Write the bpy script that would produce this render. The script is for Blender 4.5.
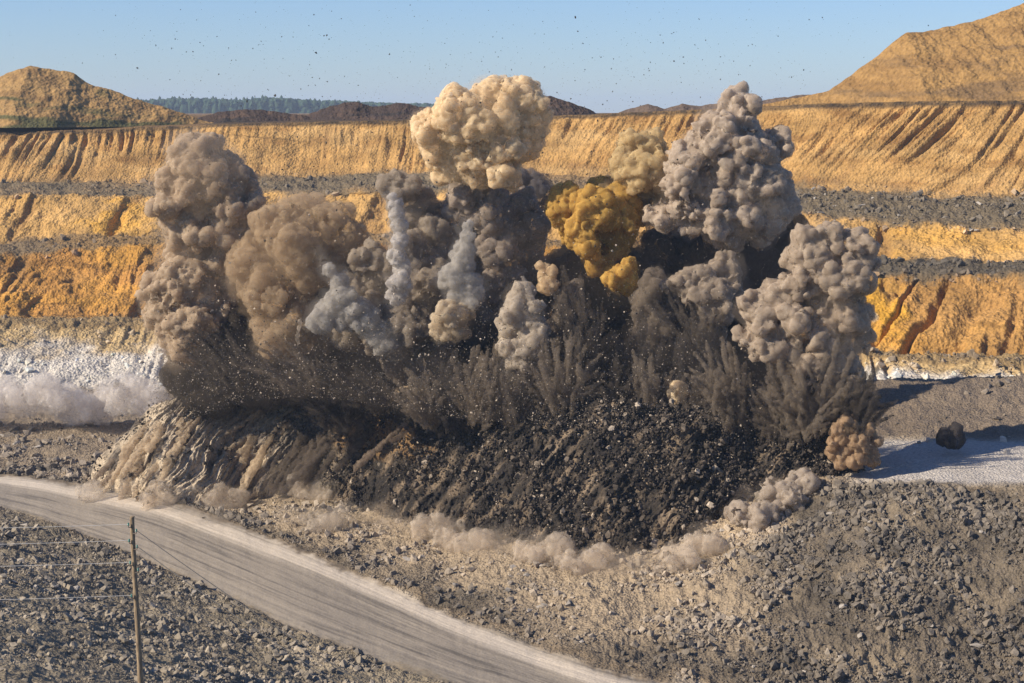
import bpy, bmesh, math, random
import numpy as np
from mathutils import Vector, Matrix, Euler

for _o in list(bpy.data.objects): bpy.data.objects.remove(_o)
SC = bpy.context.scene
COL = SC.collection
R = math.radians

# ------------------------------------------------------------------ camera, sky, sun, exposure
F, CX, HY = 1911.0, 512.0, 112.0          # focal length in px, optical centre, horizon row
cam = bpy.data.objects.new('camera', bpy.data.cameras.new('camera')); COL.objects.link(cam)
cam.location = (0, 0, 0); cam.rotation_euler = (R(90), 0, 0)
cam.data.sensor_width = 36; cam.data.lens = F / 1024 * 36
cam.data.shift_y = -(341.5 - HY) / 1024
cam.data.clip_start = 0.5; cam.data.clip_end = 20000
SC.camera = cam
TS = Vector((-0.82, -0.25, 0.52)).normalized()     # towards the sun
EL = math.asin(TS.z)
AZ = math.atan2(TS.x, TS.y)
w = bpy.data.worlds.new('World'); SC.world = w; w.use_nodes = True
nt = w.node_tree; nt.nodes.clear()
sky = nt.nodes.new('ShaderNodeTexSky'); sky.sky_type = 'NISHITA'; sky.sun_disc = False
sky.sun_elevation = EL; sky.sun_rotation = AZ
sky.air_density = 1.0; sky.dust_density = 0.1; sky.ozone_density = 3.0; sky.altitude = 100
bg = nt.nodes.new('ShaderNodeBackground'); bg.inputs['Strength'].default_value = 0.068
wo = nt.nodes.new('ShaderNodeOutputWorld')
tint = nt.nodes.new('ShaderNodeMix'); tint.data_type = 'RGBA'; tint.blend_type = 'MULTIPLY'; tint.inputs[0].default_value = 1.0
tint.inputs[7].default_value = (0.81, 0.99, 1.42, 1)
nt.links.new(sky.outputs[0], tint.inputs[6]); nt.links.new(tint.outputs[2], bg.inputs[0]); nt.links.new(bg.outputs[0], wo.inputs[0])
sun = bpy.data.objects.new('sun', bpy.data.lights.new('sun', 'SUN')); COL.objects.link(sun)
sun.data.energy = 5.0; sun.data.angle = R(0.5); sun.data.color = (1.0, 0.90, 0.76)
sun.rotation_euler = TS.to_track_quat('Z', 'Y').to_euler()
sun.location = (-100, -50, 100)
SC.view_settings.view_transform = 'Standard'; SC.view_settings.look = 'None'
SC.view_settings.exposure = 0.52; SC.view_settings.gamma = 1.0
try: SC.view_settings.use_curve_mapping = False
except Exception: pass
cy = SC.cycles
cy.max_bounces = 8; cy.diffuse_bounces = 2; cy.glossy_bounces = 1; cy.transmission_bounces = 2
cy.volume_bounces = 4; cy.transparent_max_bounces = 48
cy.use_denoising = True
cy.caustics_reflective = False; cy.caustics_refractive = False

# ------------------------------------------------------------------ helpers
def W(px, py, Y):
    return np.array(((px - CX) / F * Y, Y, -(py - HY) / F * Y))

def tag(o, label=None, cat=None, group=None, kind=None):
    if label: o['label'] = label
    if cat: o['category'] = cat
    if group: o['group'] = group
    if kind: o['kind'] = kind
    return o

def link(name, me, mat=None, parent=None):
    o = bpy.data.objects.new(name, me); COL.objects.link(o)
    if mat and not me.materials: me.materials.append(mat)
    if parent: o.parent = parent
    return o

def mesh_np(name, V, Fa, smooth=False):
    """V (n,3); Fa (m,k) all faces with k corners"""
    me = bpy.data.meshes.new(name)
    V = np.ascontiguousarray(V, dtype=np.float32); Fa = np.ascontiguousarray(Fa, dtype=np.int32)
    m, k = Fa.shape
    me.vertices.add(len(V)); me.vertices.foreach_set('co', V.ravel())
    me.loops.add(m * k); me.loops.foreach_set('vertex_index', Fa.ravel())
    me.polygons.add(m); me.polygons.foreach_set('loop_start', np.arange(0, m * k, k, dtype=np.int32))
    me.polygons.foreach_set('use_smooth', np.full(m, smooth, dtype=bool))
    me.update(calc_edges=True); me.validate()
    return me

def set_col(me, C):
    a = me.color_attributes.new('strata', 'FLOAT_COLOR', 'POINT')
    d = np.ones((len(me.vertices), 4), dtype=np.float32); d[:, :3] = C
    a.data.foreach_set('color', d.ravel())

# numpy gradient noise
_rs = np.random.RandomState(7)
_perm = np.concatenate([_rs.permutation(256)] * 3).astype(np.int64)
_g = _rs.normal(size=(256, 3)); _g /= np.linalg.norm(_g, axis=1)[:, None]
def pn(x, y, z=0.0):
    x, y, z = np.broadcast_arrays(np.asarray(x, float), np.asarray(y, float), np.asarray(z, float))
    xi, yi, zi = (np.floor(a).astype(np.int64) for a in (x, y, z))
    xf, yf, zf = x - xi, y - yi, z - zi
    xi &= 255; yi &= 255; zi &= 255
    u, v, s = (t * t * t * (t * (t * 6 - 15) + 10) for t in (xf, yf, zf))
    def gr(i, j, k):
        h = _perm[_perm[_perm[xi + i] + yi + j] + zi + k]
        return _g[h, 0] * (xf - i) + _g[h, 1] * (yf - j) + _g[h, 2] * (zf - k)
    def lp(a, b, t): return a + (b - a) * t
    return 1.5 * lp(lp(lp(gr(0,0,0), gr(1,0,0), u), lp(gr(0,1,0), gr(1,1,0), u), v),
                    lp(lp(gr(0,0,1), gr(1,0,1), u), lp(gr(0,1,1), gr(1,1,1), u), v), s)
def fbm(x, y, z=0.0, o=4, g=0.5):
    t = 0; a = 1; n = 0
    for i in range(o):
        t = t + a * pn(x * 2**i + 17.3 * i, y * 2**i - 9.1 * i, z * 2**i + 3.7 * i); n += a; a *= g
    return t / n
def ridge(x, y, z=0.0, o=3):
    t = 0; a = 1; n = 0
    for i in range(o):
        t = t + a * (1 - 2 * np.abs(pn(x * 2**i + 11.3 * i, y * 2**i, z * 2**i))); n += a; a *= .5
    return t / n
def sst(a, b, x):
    t = np.clip((x - a) / (b - a), 0, 1); return t * t * (3 - 2 * t)
def mixc(A, B, t):
    return A * (1 - t[..., None]) + np.asarray(B) * t[..., None]

# ------------------------------------------------------------------ materials
def new_mat(name):
    m = bpy.data.materials.new(name); m.use_nodes = True
    n = m.node_tree; n.nodes.clear()
    return m, n, n.nodes.new('ShaderNodeOutputMaterial')
def N(n, t, **k):
    a = n.nodes.new(t)
    for key, v in k.items():
        if key in a.inputs: a.inputs[key].default_value = v
        else: setattr(a, key, v)
    return a
def earth_mat(name, attr=True, color=(.2,.17,.14), scale=1.6, var=0.35, bump=0.5, dist=0.15, rough=0.95):
    m, n, out = new_mat(name)
    bs = N(n, 'ShaderNodeBsdfPrincipled'); bs.inputs['Roughness'].default_value = rough
    bs.inputs['Specular IOR Level'].default_value = 0.15
    tc = N(n, 'ShaderNodeTexCoord')
    n1 = N(n, 'ShaderNodeTexNoise'); n1.inputs['Scale'].default_value = scale; n1.inputs['Detail'].default_value = 6; n1.inputs['Roughness'].default_value = .7
    n2 = N(n, 'ShaderNodeTexVoronoi'); n2.inputs['Scale'].default_value = scale * 1.3
    n.links.new(tc.outputs['Object'], n1.inputs['Vector']); n.links.new(tc.outputs['Object'], n2.inputs['Vector'])
    mr = N(n, 'ShaderNodeMapRange'); mr.inputs['From Min'].default_value = .3; mr.inputs['From Max'].default_value = .7
    mr.inputs['To Min'].default_value = 1 - var; mr.inputs['To Max'].default_value = 1 + var
    n.links.new(n1.outputs['Fac'], mr.inputs['Value'])
    mx = N(n, 'ShaderNodeVectorMath', operation='SCALE')
    if attr:
        at = N(n, 'ShaderNodeVertexColor'); at.layer_name = 'strata'
        n.links.new(at.outputs['Color'], mx.inputs[0])
    else: mx.inputs[0].default_value = color
    n.links.new(mr.outputs[0], mx.inputs['Scale'])
    n.links.new(mx.outputs[0], bs.inputs['Base Color'])
    ad = N(n, 'ShaderNodeMath', operation='ADD')
    n.links.new(n1.outputs['Fac'], ad.inputs[0]); n.links.new(n2.outputs['Distance'], ad.inputs[1])
    bp = N(n, 'ShaderNodeBump'); bp.inputs['Strength'].default_value = bump; bp.inputs['Distance'].default_value = dist
    n.links.new(ad.outputs[0], bp.inputs['Height']); n.links.new(bp.outputs[0], bs.inputs['Normal'])
    n.links.new(bs.outputs[0], out.inputs['Surface'])
    return m

SMC = {}
def grain(c, k=.85):
    """scattering colour of grains of a dust whose thick cloud looks like C"""
    m = max(c); a = min(.95, (m * 1.15) ** .6)
    return [a * (x / m) ** k for x in c]
def smoke_mat(name, color, density=0.9, skin=0.3, aniso=0.0):
    """dust: a thin granular outer skin round an even volume"""
    m, n, out = new_mat(name); SMC[m.name] = color
    df = N(n, 'ShaderNodeBsdfDiffuse'); df.inputs['Color'].default_value = (*color, 1)
    tr = N(n, 'ShaderNodeBsdfTransparent')
    mx = N(n, 'ShaderNodeMixShader')
    tc = N(n, 'ShaderNodeTexCoord'); no = N(n, 'ShaderNodeTexNoise'); no.inputs['Scale'].default_value = 1.5; no.inputs['Detail'].default_value = 4
    n.links.new(tc.outputs['Object'], no.inputs['Vector'])
    mr = N(n, 'ShaderNodeMapRange'); mr.inputs['From Min'].default_value = .35; mr.inputs['From Max'].default_value = .65
    mr.inputs['To Min'].default_value = max(skin * .9 - .2, .02); mr.inputs['To Max'].default_value = min(skin * .9 + .2, 1)
    n.links.new(no.outputs['Fac'], mr.inputs['Value'])
    n.links.new(mr.outputs[0], mx.inputs[0])
    n.links.new(tr.outputs[0], mx.inputs[1]); n.links.new(df.outputs[0], mx.inputs[2])
    n.links.new(mx.outputs[0], out.inputs['Surface'])
    pv = N(n, 'ShaderNodeVolumePrincipled')
    c = grain(color)
    pv.inputs['Color'].default_value = (*c, 1); pv.inputs['Density'].default_value = density * 1.9
    pv.inputs['Anisotropy'].default_value = aniso
    n.links.new(pv.outputs[0], out.inputs['Volume'])
    try: m.cycles.homogeneous_volume = True
    except Exception: pass
    return m

# ------------------------------------------------------------------ the pit as one sheet, cut into its surfaces
PX = [-320, 0, 150, 300, 450, 600, 750, 870, 1024, 1360]
# each row: name, (py per column), (Y per column)
ROWS = [
 ('far',    [112.9]*10, [9000]*10),
 ('back',   [117,117,116,116,115,114,112,110,108,106], [700]*10),
 ('rim',    [134,133,127,122,119,114,107,102,100,97],  [540,530,525,515,500,480,460,440,425,400]),
 ('toe1',   [184,184,182,176,172,176,186,193,197,206], [528,518,512,503,488,467,445,424,408,382]),
 ('edge1',  [199,199,197,192,190,196,210,222,228,240], [494,486,480,472,459,438,415,396,381,356]),
 ('toe2',   [246,243,236,236,236,238,246,256,262,272], [480,472,468,460,447,426,402,382,366,340]),
 ('edge2',  [262,258,243,245,246,250,262,274,276,286], [462,455,459,450,436,412,384,366,352,326]),
 ('toe3',   [316,316,318,320,320,325,334,352,358,372], [438,432,436,427,413,388,362,342,330,306]),
 ('edge3',  [324,324,326,328,330,334,342,360,364,378], [426,420,426,418,404,378,354,336,324,301]),
 ('white',  [387,387,390,392,392,390,388,384,383,388], [398,392,398,392,380,355,334,318,306,286]),
 ('floor',  [398,398,400,402,400,396,390,386,385,390], [372,368,370,366,350,330,312,300,290,270]),
 ('crest',  [424,424,424,420,408,396,386,380,377,382], [330,328,326,318,300,286,274,268,264,246]),
 ('bermtoe',[452,452,452,446,436,428,430,438,441,446], [312,308,304,296,280,264,252,244,240,222]),
 ('bench',  [466,467,474,480,486,486,484,484,485,486], [303,299,292,282,264,246,230,220,214,202]),
 ('mid',    [470,472,486,512,540,560,556,545,540,540], [300,294,284,262,240,224,214,208,204,192]),
 ('roadfar',[468,474,492,548,616,670,700,712,720,720], [299,291,272,240,208,188,184,184,184,180]),
 ('roadnear',[486,504,560,632,686,726,750,760,765,765],[284,272,240,204,184,176,176,178,178,176]),
 ('slope1', [540,560,620,680,720,750,775,785,790,790], [215,210,196,182,174,170,170,172,172,170]),
 ('slope2', [640,650,680,715,750,780,800,810,815,815], [140,140,150,160,160,160,162,165,165,165]),
 ('slope3', [740,740,750,770,800,830,850,860,865,865], [92,92,100,110,120,130,135,140,140,140]),
 ('near',   [1200,1200,1200,1200,1200,1200,1200,1200,1200,1200], [30]*10),
 ('feet',   [4000]*10, [1.0]*10),
]
SEGN = [6, 26, 84, 26, 78, 26, 96, 14, 80, 20, 30, 62, 62, 74, 96, 96, 70, 120, 70, 14, 3]
NX = 1500
pxs = np.linspace(-320, 1360, NX)
def smooth1(a, k):
    pad = np.pad(a, k, mode='edge'); ker = np.hanning(2 * k + 1); ker /= ker.sum()
    return np.convolve(pad, ker, 'valid')
rowpy = np.array([smooth1(np.interp(pxs, PX, r[1]), 60) for r in ROWS])
rowY = np.array([smooth1(np.interp(pxs, PX, r[2]), 60) for r in ROWS])
# edges wander a little
for i, r in enumerate(ROWS):
    if r[0] in ('toe1','edge1','toe2','edge2','toe3','edge3','white','crest','bermtoe','bench','mid'):
        a = {'toe1': 3.2, 'edge1': 4.5, 'toe2': 7, 'edge2': 6, 'toe3': 4, 'edge3': 3.5, 'mid': 4}.get(r[0], 2.2)
        rowpy[i] += a * fbm(pxs / 90 + i * 7, i * 3.3, o=4) * 1.6
        rowY[i] += 3 * fbm(pxs / 120 + i * 5, i * 1.3 + 40, o=3)
    if r[0] == 'rim': rowpy[i] += 0.8 * fbm(pxs / 40, 5, o=3)
    if r[0] in ('roadfar', 'roadnear'): rowpy[i] += 2.5 * fbm(pxs / 60 + i, 9, o=4)
S = []      # global row coordinate
for k, n in enumerate(SEGN): S += list(k + np.arange(n) / n)
S.append(len(SEGN)); S = np.array(S)
Z = -(rowpy - HY) / F * rowY
k0 = np.minimum(S.astype(int), len(SEGN) - 1); fr = (S - k0)[:, None]
GY = rowY[k0] * (1 - fr) + rowY[k0 + 1] * fr
GZ = Z[k0] * (1 - fr) + Z[k0 + 1] * fr
GX = (pxs[None] - CX) / F * GY
GX[-1] = np.linspace(-3, 3, NX); GX[0] = np.linspace(-6000, 6000, NX)
PXg = np.broadcast_to(pxs[None], GX.shape)
SS = np.broadcast_to(S[:, None], GX.shape)
IDX = {r[0]: i for i, r in enumerate(ROWS)}
def seg(a, b, soft=0.12):
    A, B = IDX[a], IDX[b]
    return sst(A - soft, A + soft, SS) * (1 - sst(B - soft, B + soft, SS))
P = np.stack([GX, GY, GZ], -1)
dx = np.gradient(P, axis=1); dy = np.gradient(P, axis=0)
Nn = np.cross(dx, dy); Nn /= np.linalg.norm(Nn, axis=-1)[..., None] + 1e-9
Nn *= np.where(Nn[..., 2:3] < 0, -1, 1)

lean = 0.12 + 0.85 * sst(450, 850, PXg) + .35 * pn(PXg / 130, 4.4)          # gullies lean on the right
def groove(a, b, w=.16):
    n = pn(a, b, 2.5); return -np.exp(-(n / w) ** 2)

gx = GX - lean * GZ
g1 = ridge(gx / 3.4, GZ / 14, GY / 60, 3)
g2 = ridge(gx / 1.3 + 50, GZ / 9, 3, 2)
rough = fbm(GX / 6, GY / 6, GZ / 6, 5, .6)
fine = fbm(GX / 1.1, GY / 1.1, GZ / 1.1, 3, .6)
gr1 = groove(gx / 2.6, GZ / 30, .2) + .6 * groove(gx / 1.3 + 9, GZ / 14, .2)
nn_ = fbm(GX / 12, GZ / 12, 3.3, 3)
spur = fbm(gx / 26, GZ / 40, GY / 60, 3)
gpat = sst(-.15, .3, fbm(GX / 38, GZ / 12, 8.0, 3))      # where gullies are cut
w1, w2, w3, w4 = seg('rim','toe1'), seg('edge1','toe2'), seg('edge2','toe3'), seg('edge3','white')
t1 = np.clip(SS - IDX['rim'], 0, 1); t2 = np.clip(SS - IDX['edge1'], 0, 1); t3 = np.clip(SS - IDX['edge2'], 0, 1); t4 = np.clip(SS - IDX['edge3'], 0, 1)
D = w1 * ((1.5 * gr1 + .5 * g1) * (0.2 + .8 * gpat) * (1 - .6 * t1) + 1.0 * rough + .14 * fine + 2.6 * spur)
D += w2 * ((1.2 * gr1 + .5 * g1) * gpat * (.3 + .7 * sst(750, 850, PXg)) + 1.9 * rough + .22 * fine + 3.0 * spur)
D += w3 * (.5 * gr1 * gpat + 2.0 * rough + .3 * fine + 3.0 * spur + 2.2 * groove((GX - 1.25 * GZ + 3 * nn_) / 7, (GZ + GX * .3) / 60, .12) * sst(850, 900, PXg))
D += -1.3 * sst(.12, .3, fbm((GX - .6 * GZ) / 11, (GZ + .6 * GX) / 34, 71.0, 4)) * np.clip(w2 + w3, 0, 1)
D += w4 * (.8 * gr1 * gpat + 1.3 * rough + .25 * fine + 1.6 * spur)
wb = seg('toe1','edge1') + seg('toe2','edge2') + seg('toe3','edge3')
D += wb * (1.5 * rough + .6 * fine + .5 * ridge(GX / 2.5, GY / 2.5, GZ / 2.5, 3))
wf = seg('white','bench')
D += wf * (1.0 * rough + .3 * fine + .5 * fbm(GX / 14, GY / 14, 0, 3))
wm = seg('bench', 'roadfar')
D += wm * (1.1 * fbm(GX / 9, GY / 9, GZ / 5, 5, .66) + .32 * fine)
wr = seg('roadfar', 'roadnear', .06)
vv = SS - IDX['roadfar']
rut = .8 * fbm(PXg / 300, vv * 22, 2, 5, .75) + .35 * fbm(PXg / 50, vv * 8, 12, 4, .6) + .35 * groove(vv * 7 + .3 * pn(PXg / 90, 3.3), PXg / 700, .12)
D += wr * (.10 * rut + .05 * fine)
ws = seg('roadnear', 'near')
chunk = ridge(GX / 1.6, GY / 1.9, GZ / 1.6, 4)
chunk2 = fbm(GX / .9, GY / 1.1, GZ, 2)
D += (ws + wm * (.9 + 1.1 * sst(560, 700, PXg))) * (.30 * chunk + .22 * chunk2) * (.4 + .6 * sst(-.2, .3, fbm(GX / 9, GY / 9, 44, 3)))
D += ws * (1.0 * fbm(GX / 8, GY / 8, 0, 5, .66) + .3 * fine)
# the flat floor on the right bench
flat = sst(820, 880, PXg) * seg('bermtoe', 'bench', .08)
D = D * (1 - .75 * flat)
D *= (sst(0.5, 1.6, SS) * .999 + .001) * (.25 + .75 * sst(0, .12, np.abs(SS - IDX['rim'])))
D[0] = 0; D[-1] = 0
P = P + Nn * D[..., None]

# ---- strata colours
def C3(*a): return np.array(a, float)
nA = fbm(GX / 30, GZ / 6, GY / 80, 4); nB = fbm(GX / 9, GZ / 3, 4.0, 4); nC = fbm(GX / 3, GZ / 3, GY / 3, 4, .7)
strat = fbm(GX / 120, GZ / 1.6, 2.0, 4, .6)
SS0 = SS
def seg(a, b, soft=0.12):
    A, B = IDX[a], IDX[b]; S_ = SS0 + .16 * nC + .14 * nB
    return sst(A - soft, A + soft, S_) * (1 - sst(B - soft, B + soft, S_))
v1, v2, v3, v4, vf_, vm_, vr_, vs_ = seg('rim','toe1',.05), seg('edge1','toe2',.06), seg('edge2','toe3',.06), seg('edge3','white',.06), seg('white','bench'), seg('bench','roadfar'), seg('roadfar','roadnear',.05), seg('roadnear','near')
Cc = np.zeros(P.shape) + C3(.24, .17, .10)
sand = mixc(np.zeros(P.shape) + C3(.43, .285, .14), C3(.29, .175, .08), sst(-.1, .5, nB + .5 * strat))
sand = mixc(sand, C3(.52, .37, .21), sst(.05, .5, nA - .3 * nB) * .7)
sand = mixc(sand, C3(.26, .165, .09), sst(.15, .5, fbm(gx / 4, GZ / 10, 6, 4)) * .6)
Cc = mixc(Cc, C3(.10,.075,.055), seg('back','rim',.02) * sst(180, 220, PXg))
Cc = mixc(Cc, C3(.22,.15,.09), seg('back','rim',.02) * (1 - sst(180, 220, PXg)))
Cc = Cc * (1 - v1[..., None]) + sand * v1[..., None]
Cc = mixc(Cc, C3(.07, .055, .045), (1 - sst(.03, .085, t1 + .02 * nC)) * v1)
greyb = mixc(np.zeros(P.shape) + C3(.17, .15, .13), C3(.30, .22, .15), sst(.0, .5, nA + .4 * nC))
s2 = seg('toe1','edge1', .2); Cc = Cc * (1 - s2[..., None]) + greyb * s2[..., None]
ochre = mixc(np.zeros(P.shape) + C3(.50, .34, .17), C3(.56, .35, .11), sst(-.1, .35, nA) * (.35 + .65 * sst(750, 850, PXg)))
ochre = mixc(ochre, C3(.33, .22, .12), sst(.1, .6, nB) * .7)
Cc = Cc * (1 - v2[..., None]) + ochre * v2[..., None]
s4 = seg('toe2','edge2', .2)
bench2 = mixc(np.zeros(P.shape) + C3(.26, .19, .12), C3(.115, .105, .10), sst(700, 820, PXg))
bench2 = mixc(bench2, C3(.17,.14,.115), (1 - sst(20, 110, PXg)) * .9)
s4 = s4 * np.clip(sst(-.15, .15, nA + .5 * nB) + sst(700, 800, PXg), .12, 1)
Cc = Cc * (1 - s4[..., None]) + bench2 * s4[..., None]
orange = mixc(np.zeros(P.shape) + C3(.52, .30, .085), C3(.42, .235, .085), sst(-.2, .3, nA + .3 * nB))
orange = mixc(orange, C3(.34, .21, .10), sst(.05, .5, nB + .3 * strat) * .75)
yel = sst(.2, .9, 1.15 - np.hypot((PXg - 875 - 30 * (.5 - t3)) / 55, (t3 - .42) / .55) + 1.3 * nB)
rightw = sst(880, 930, PXg + 30 * nA)
orange = mixc(orange, C3(.37, .235, .11), rightw * .75)
orange = mixc(orange, C3(.58, .35, .055), yel * .85)
orange = mixc(orange, C3(.50, .45, .42), sst(.25, .5, 1 - np.hypot((PXg - 868) / 14, (t3 - .55) / .12) + .6 * nB))
Cc = Cc * (1 - v3[..., None]) + orange * v3[..., None]
s6 = seg('toe3','edge3', .2); Cc = mixc(Cc, C3(.28, .22, .15), s6)
white = mixc(np.zeros(P.shape) + C3(.62, .57, .50), C3(.50, .36, .18), 1 - sst(.12, .55, t4 + .5 * nB + .2 * nA))
white = mixc(white, C3(.30, .26, .22), sst(.15, .5, nC + .35 * nB) * .8)
white = mixc(white, C3(.70, .67, .64), sst(.1, .4, nA + .4 * nC) * .6 * sst(.3, .6, t4))
Cc = Cc * (1 - v4[..., None]) + white * v4[..., None]
fl = mixc(np.zeros(P.shape) + C3(.26, .215, .17), C3(.40, .32, .24), sst(-.05, .5, nA + .5 * fbm(GX / 12, GY / 12, 1, 4)))
Cc = Cc * (1 - vf_[..., None]) + fl * vf_[..., None]
Cc = mixc(Cc, C3(.21, .175, .15), seg('crest', 'bermtoe') * sst(760, 860, PXg) * .9)
Cc = mixc(Cc, C3(.60, .55, .50), flat * (.85 + .3 * nB))
rub = mixc(np.zeros(P.shape) + C3(.175, .15, .125), C3(.28, .235, .185), sst(-.1, .5, fbm(GX / 10, GY / 10, 5, 4)))
rub = mixc(rub, C3(.075, .067, .06), sst(-.15, .35, fbm(GX / 6, GY / 6, 9, 4)) * .7)
Cc = Cc * (1 - vm_[..., None]) + rub * vm_[..., None]
v13 = SS - IDX['bench']
dustm = sst(.2, .9, 1.25 - np.abs(v13 - 1.05) * 1.15 + .8 * fbm(GX / 14, GY / 14, 11, 4)) * (1 - sst(700, 800, PXg))
dust2 = sst(.3, .8, 1.15 - np.hypot((PXg - 745) / 75, (v13 - .55) / .6) + .6 * fbm(GX / 7, GY / 7, 11, 4))
Cc = mixc(Cc, C3(.42, .345, .265), np.clip(dustm * .75 + dust2 * .8, 0, 1) * vm_)
road = mixc(np.zeros(P.shape) + C3(.33, .285, .235), C3(.15, .132, .115), sst(-.1, .35, rut + .3 * fbm(PXg / 90, vv * 14, 5, 3)))
road = mixc(road, C3(.60, .52, .43), sst(.2, .75, 1 - np.abs(vv - .17 - .06 * np.sin(PXg / 80)) / .22 + .5 * rut))
Cc = Cc * (1 - vr_[..., None]) + road * vr_[..., None]
fg = mixc(np.zeros(P.shape) + C3(.25, .22, .175), C3(.37, .325, .26), sst(-.1, .5, fbm(GX / 8, GY / 8, 15, 4)))
fg = mixc(fg, C3(.10, .095, .085), sst(.1, .55, fbm(GX / 4.5, GY / 4.5, 19, 4)) * .6)
Cc = Cc * (1 - vs_[..., None]) + fg * vs_[..., None]
wall_ = (SS < IDX['white'])[..., None]
ww = np.clip(v1 + v2 + v3 + .5 * v4, 0, 1)
seam = sst(.22, .42, fbm(GX / 70, (GZ + .05 * GX + 1.2 * nn_) / 1.1, 21.0, 3))
Cc = Cc * (1 - .42 * ww * seam * sst(-.2, .3, nA + nn_))[..., None]
Cc = Cc * (1 + .30 * ww * np.clip(fbm(GX / 14, GZ / 5, 61.0, 4) * 2.2, -1, 1))[..., None]
slump = sst(.12, .3, fbm((GX - .6 * GZ) / 11, (GZ + .6 * GX) / 34, 71.0, 4)) * np.clip(v2 + v3, 0, 1)
Cc = mixc(Cc, C3(.27, .175, .095), slump * .7)
Cc = mixc(Cc, C3(.62, .38, .09), sst(.3, .9, 1.2 - np.hypot((PXg - 118) / 48, (SS - 4.75) / .75) + 1.2 * nB) * np.clip(v2 + v3, 0, 1) * .7)
Cc = Cc * np.where(wall_, C3(1.10, .96, .66) * (1 - .9 * v4[..., None]) + C3(1.05, 1.03, .98) * .9 * v4[..., None], C3(1.07, .99, .82) * (1 - np.clip(wr + flat, 0, 1)[..., None]) + C3(.97, .95, .89) * np.clip(wr + flat, 0, 1)[..., None])
Cc = np.clip(Cc * .84, .01, .8)

M_earth = earth_mat('layered_earth', scale=1.3, var=.32, bump=.8, dist=.4)
M_rub = earth_mat('broken_stone_ground', scale=2.6, var=.35, bump=.8, dist=.22)
M_road = earth_mat('dusty_haul_road', scale=3.0, var=.12, bump=.35, dist=.06)
def sheet(name, a, b, mat, extra=0):
    i0 = int(np.argmin(np.abs(S - IDX[a]))); i1 = int(np.argmin(np.abs(S - IDX[b]))) + 1
    sub = P[i0:i1]; nr = i1 - i0
    ii = np.arange(nr * NX).reshape(nr, NX)
    Fa = np.stack([ii[:-1, :-1], ii[1:, :-1], ii[1:, 1:], ii[:-1, 1:]], -1).reshape(-1, 4)
    me = mesh_np(name, sub.reshape(-1, 3), Fa, True)
    set_col(me, Cc[i0:i1].reshape(-1, 3))
    o = link(name, me, mat); o['kind'] = 'structure'
    return o
sheet('ground', 'far', 'rim', M_earth)
sheet('terrain', 'rim', 'white', M_earth)
sheet('ground', 'white', 'roadfar', M_rub)
sheet('road', 'roadfar', 'roadnear', M_road)
sheet('ground', 'roadnear', 'feet', M_rub)

# ------------------------------------------------------------------ spoil hills and ridges behind the rim
def mound(name, pts, base_py, Yc, run, mat, cols, seed, nx=500, nyf=120, amp=1.0, back=25, kind='structure'):
    px = np.linspace(pts[0][0], pts[-1][0], nx)
    top = np.interp(px, [p[0] for p in pts], [p[1] for p in pts]) 
    top = smooth1(top, 4) + 0.9 * amp * fbm(px / 9, seed, o=4) * 1.5
    Ytop = np.interp(px, [pts[0][0], pts[-1][0]], Yc) if np.ndim(Yc) else np.full(nx, float(Yc))
    zt = -(top - HY) / F * Ytop; 
    bp = np.interp(px, [pts[0][0], pts[-1][0]], base_py) if np.ndim(base_py) else np.full(nx, float(base_py))
    rn = np.maximum((zt + (bp - HY) / F * Ytop), 0.3) * run
    zb = -(bp - HY) / F * (Ytop - rn)
    t = np.concatenate([np.linspace(0, 1, nyf), 1 + np.linspace(0, 1, 30)[1:]])[:, None]
    tf = np.clip(t, 0, 1)
    prof = tf ** 0.9
    Y = np.where(t <= 1, (Ytop - rn) + rn * t, Ytop + (t - 1) * back)
    z = np.where(t <= 1, zb + (zt - zb) * prof, zt + (zb - 2 - zt) * (t - 1) ** 1.3)
    x = (px - CX) / F * Ytop + 0 * Y
    h = np.clip((zt - zb) / 6, .15, 1)
    d = amp * h * (2.2 * fbm(x / 9, Y / 9, z / 9 + seed, 5, .62) + .5 * ridge((x + .6 * z) / 3, z / 12, seed, 3)) * sst(0, .12, t) * (1 - sst(.93, 1, t) * .6)
    V = np.stack([x, Y - .6 * d, z + .6 * d], -1)
    ii = np.arange(len(t) * nx).reshape(len(t), nx)
    Fa = np.stack([ii[:-1, :-1], ii[:-1, 1:], ii[1:, 1:], ii[1:, :-1]], -1).reshape(-1, 4)
    me = mesh_np(name, V.reshape(-1, 3), Fa, True)
    c = mixc(np.zeros(V.shape) + C3(*cols[0]), C3(*cols[1]), sst(-.2, .4, fbm(x / 8, z / 3, seed + 3, 4)))
    c = mixc(c, C3(*cols[2]), sst(.05, .4, fbm(x / 18, z / 2.5, seed + 9, 4) + .25 * (1 - tf * 2.2)))
    set_col(me, c.reshape(-1, 3))
    o = link(name, me, mat); o['kind'] = kind
    return o
M_spoil = earth_mat('spoil_earth', scale=.9, var=.3, bump=.7, dist=.4)
mound('hill', [(-320,95),(-200,75),(-90,88),(-20,86),(12,72),(30,66),(52,69),(72,72),(88,84),(112,90),(135,99),(160,106),(185,114),(205,121),(225,126)],
      (131,126), (555,548), 1.3, M_spoil, [(.33,.20,.075),(.22,.13,.05),(.10,.09,.035)], 3.1)
mound('hill', [(725,112),(745,108),(770,103),(800,97),(828,91),(850,76),(875,58),(898,38),(905,33),(925,32),(945,28),(962,24),(980,19),(1000,12),(1024,4),(1080,-12),(1200,-20),(1360,10)],
      (107,97), (475,452), 1.35, M_spoil, [(.31,.18,.062),(.23,.13,.045),(.18,.11,.048)], 8.4, nyf=160)
dk = [(.05,.035,.028),(.09,.058,.04),(.035,.028,.024)]
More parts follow.
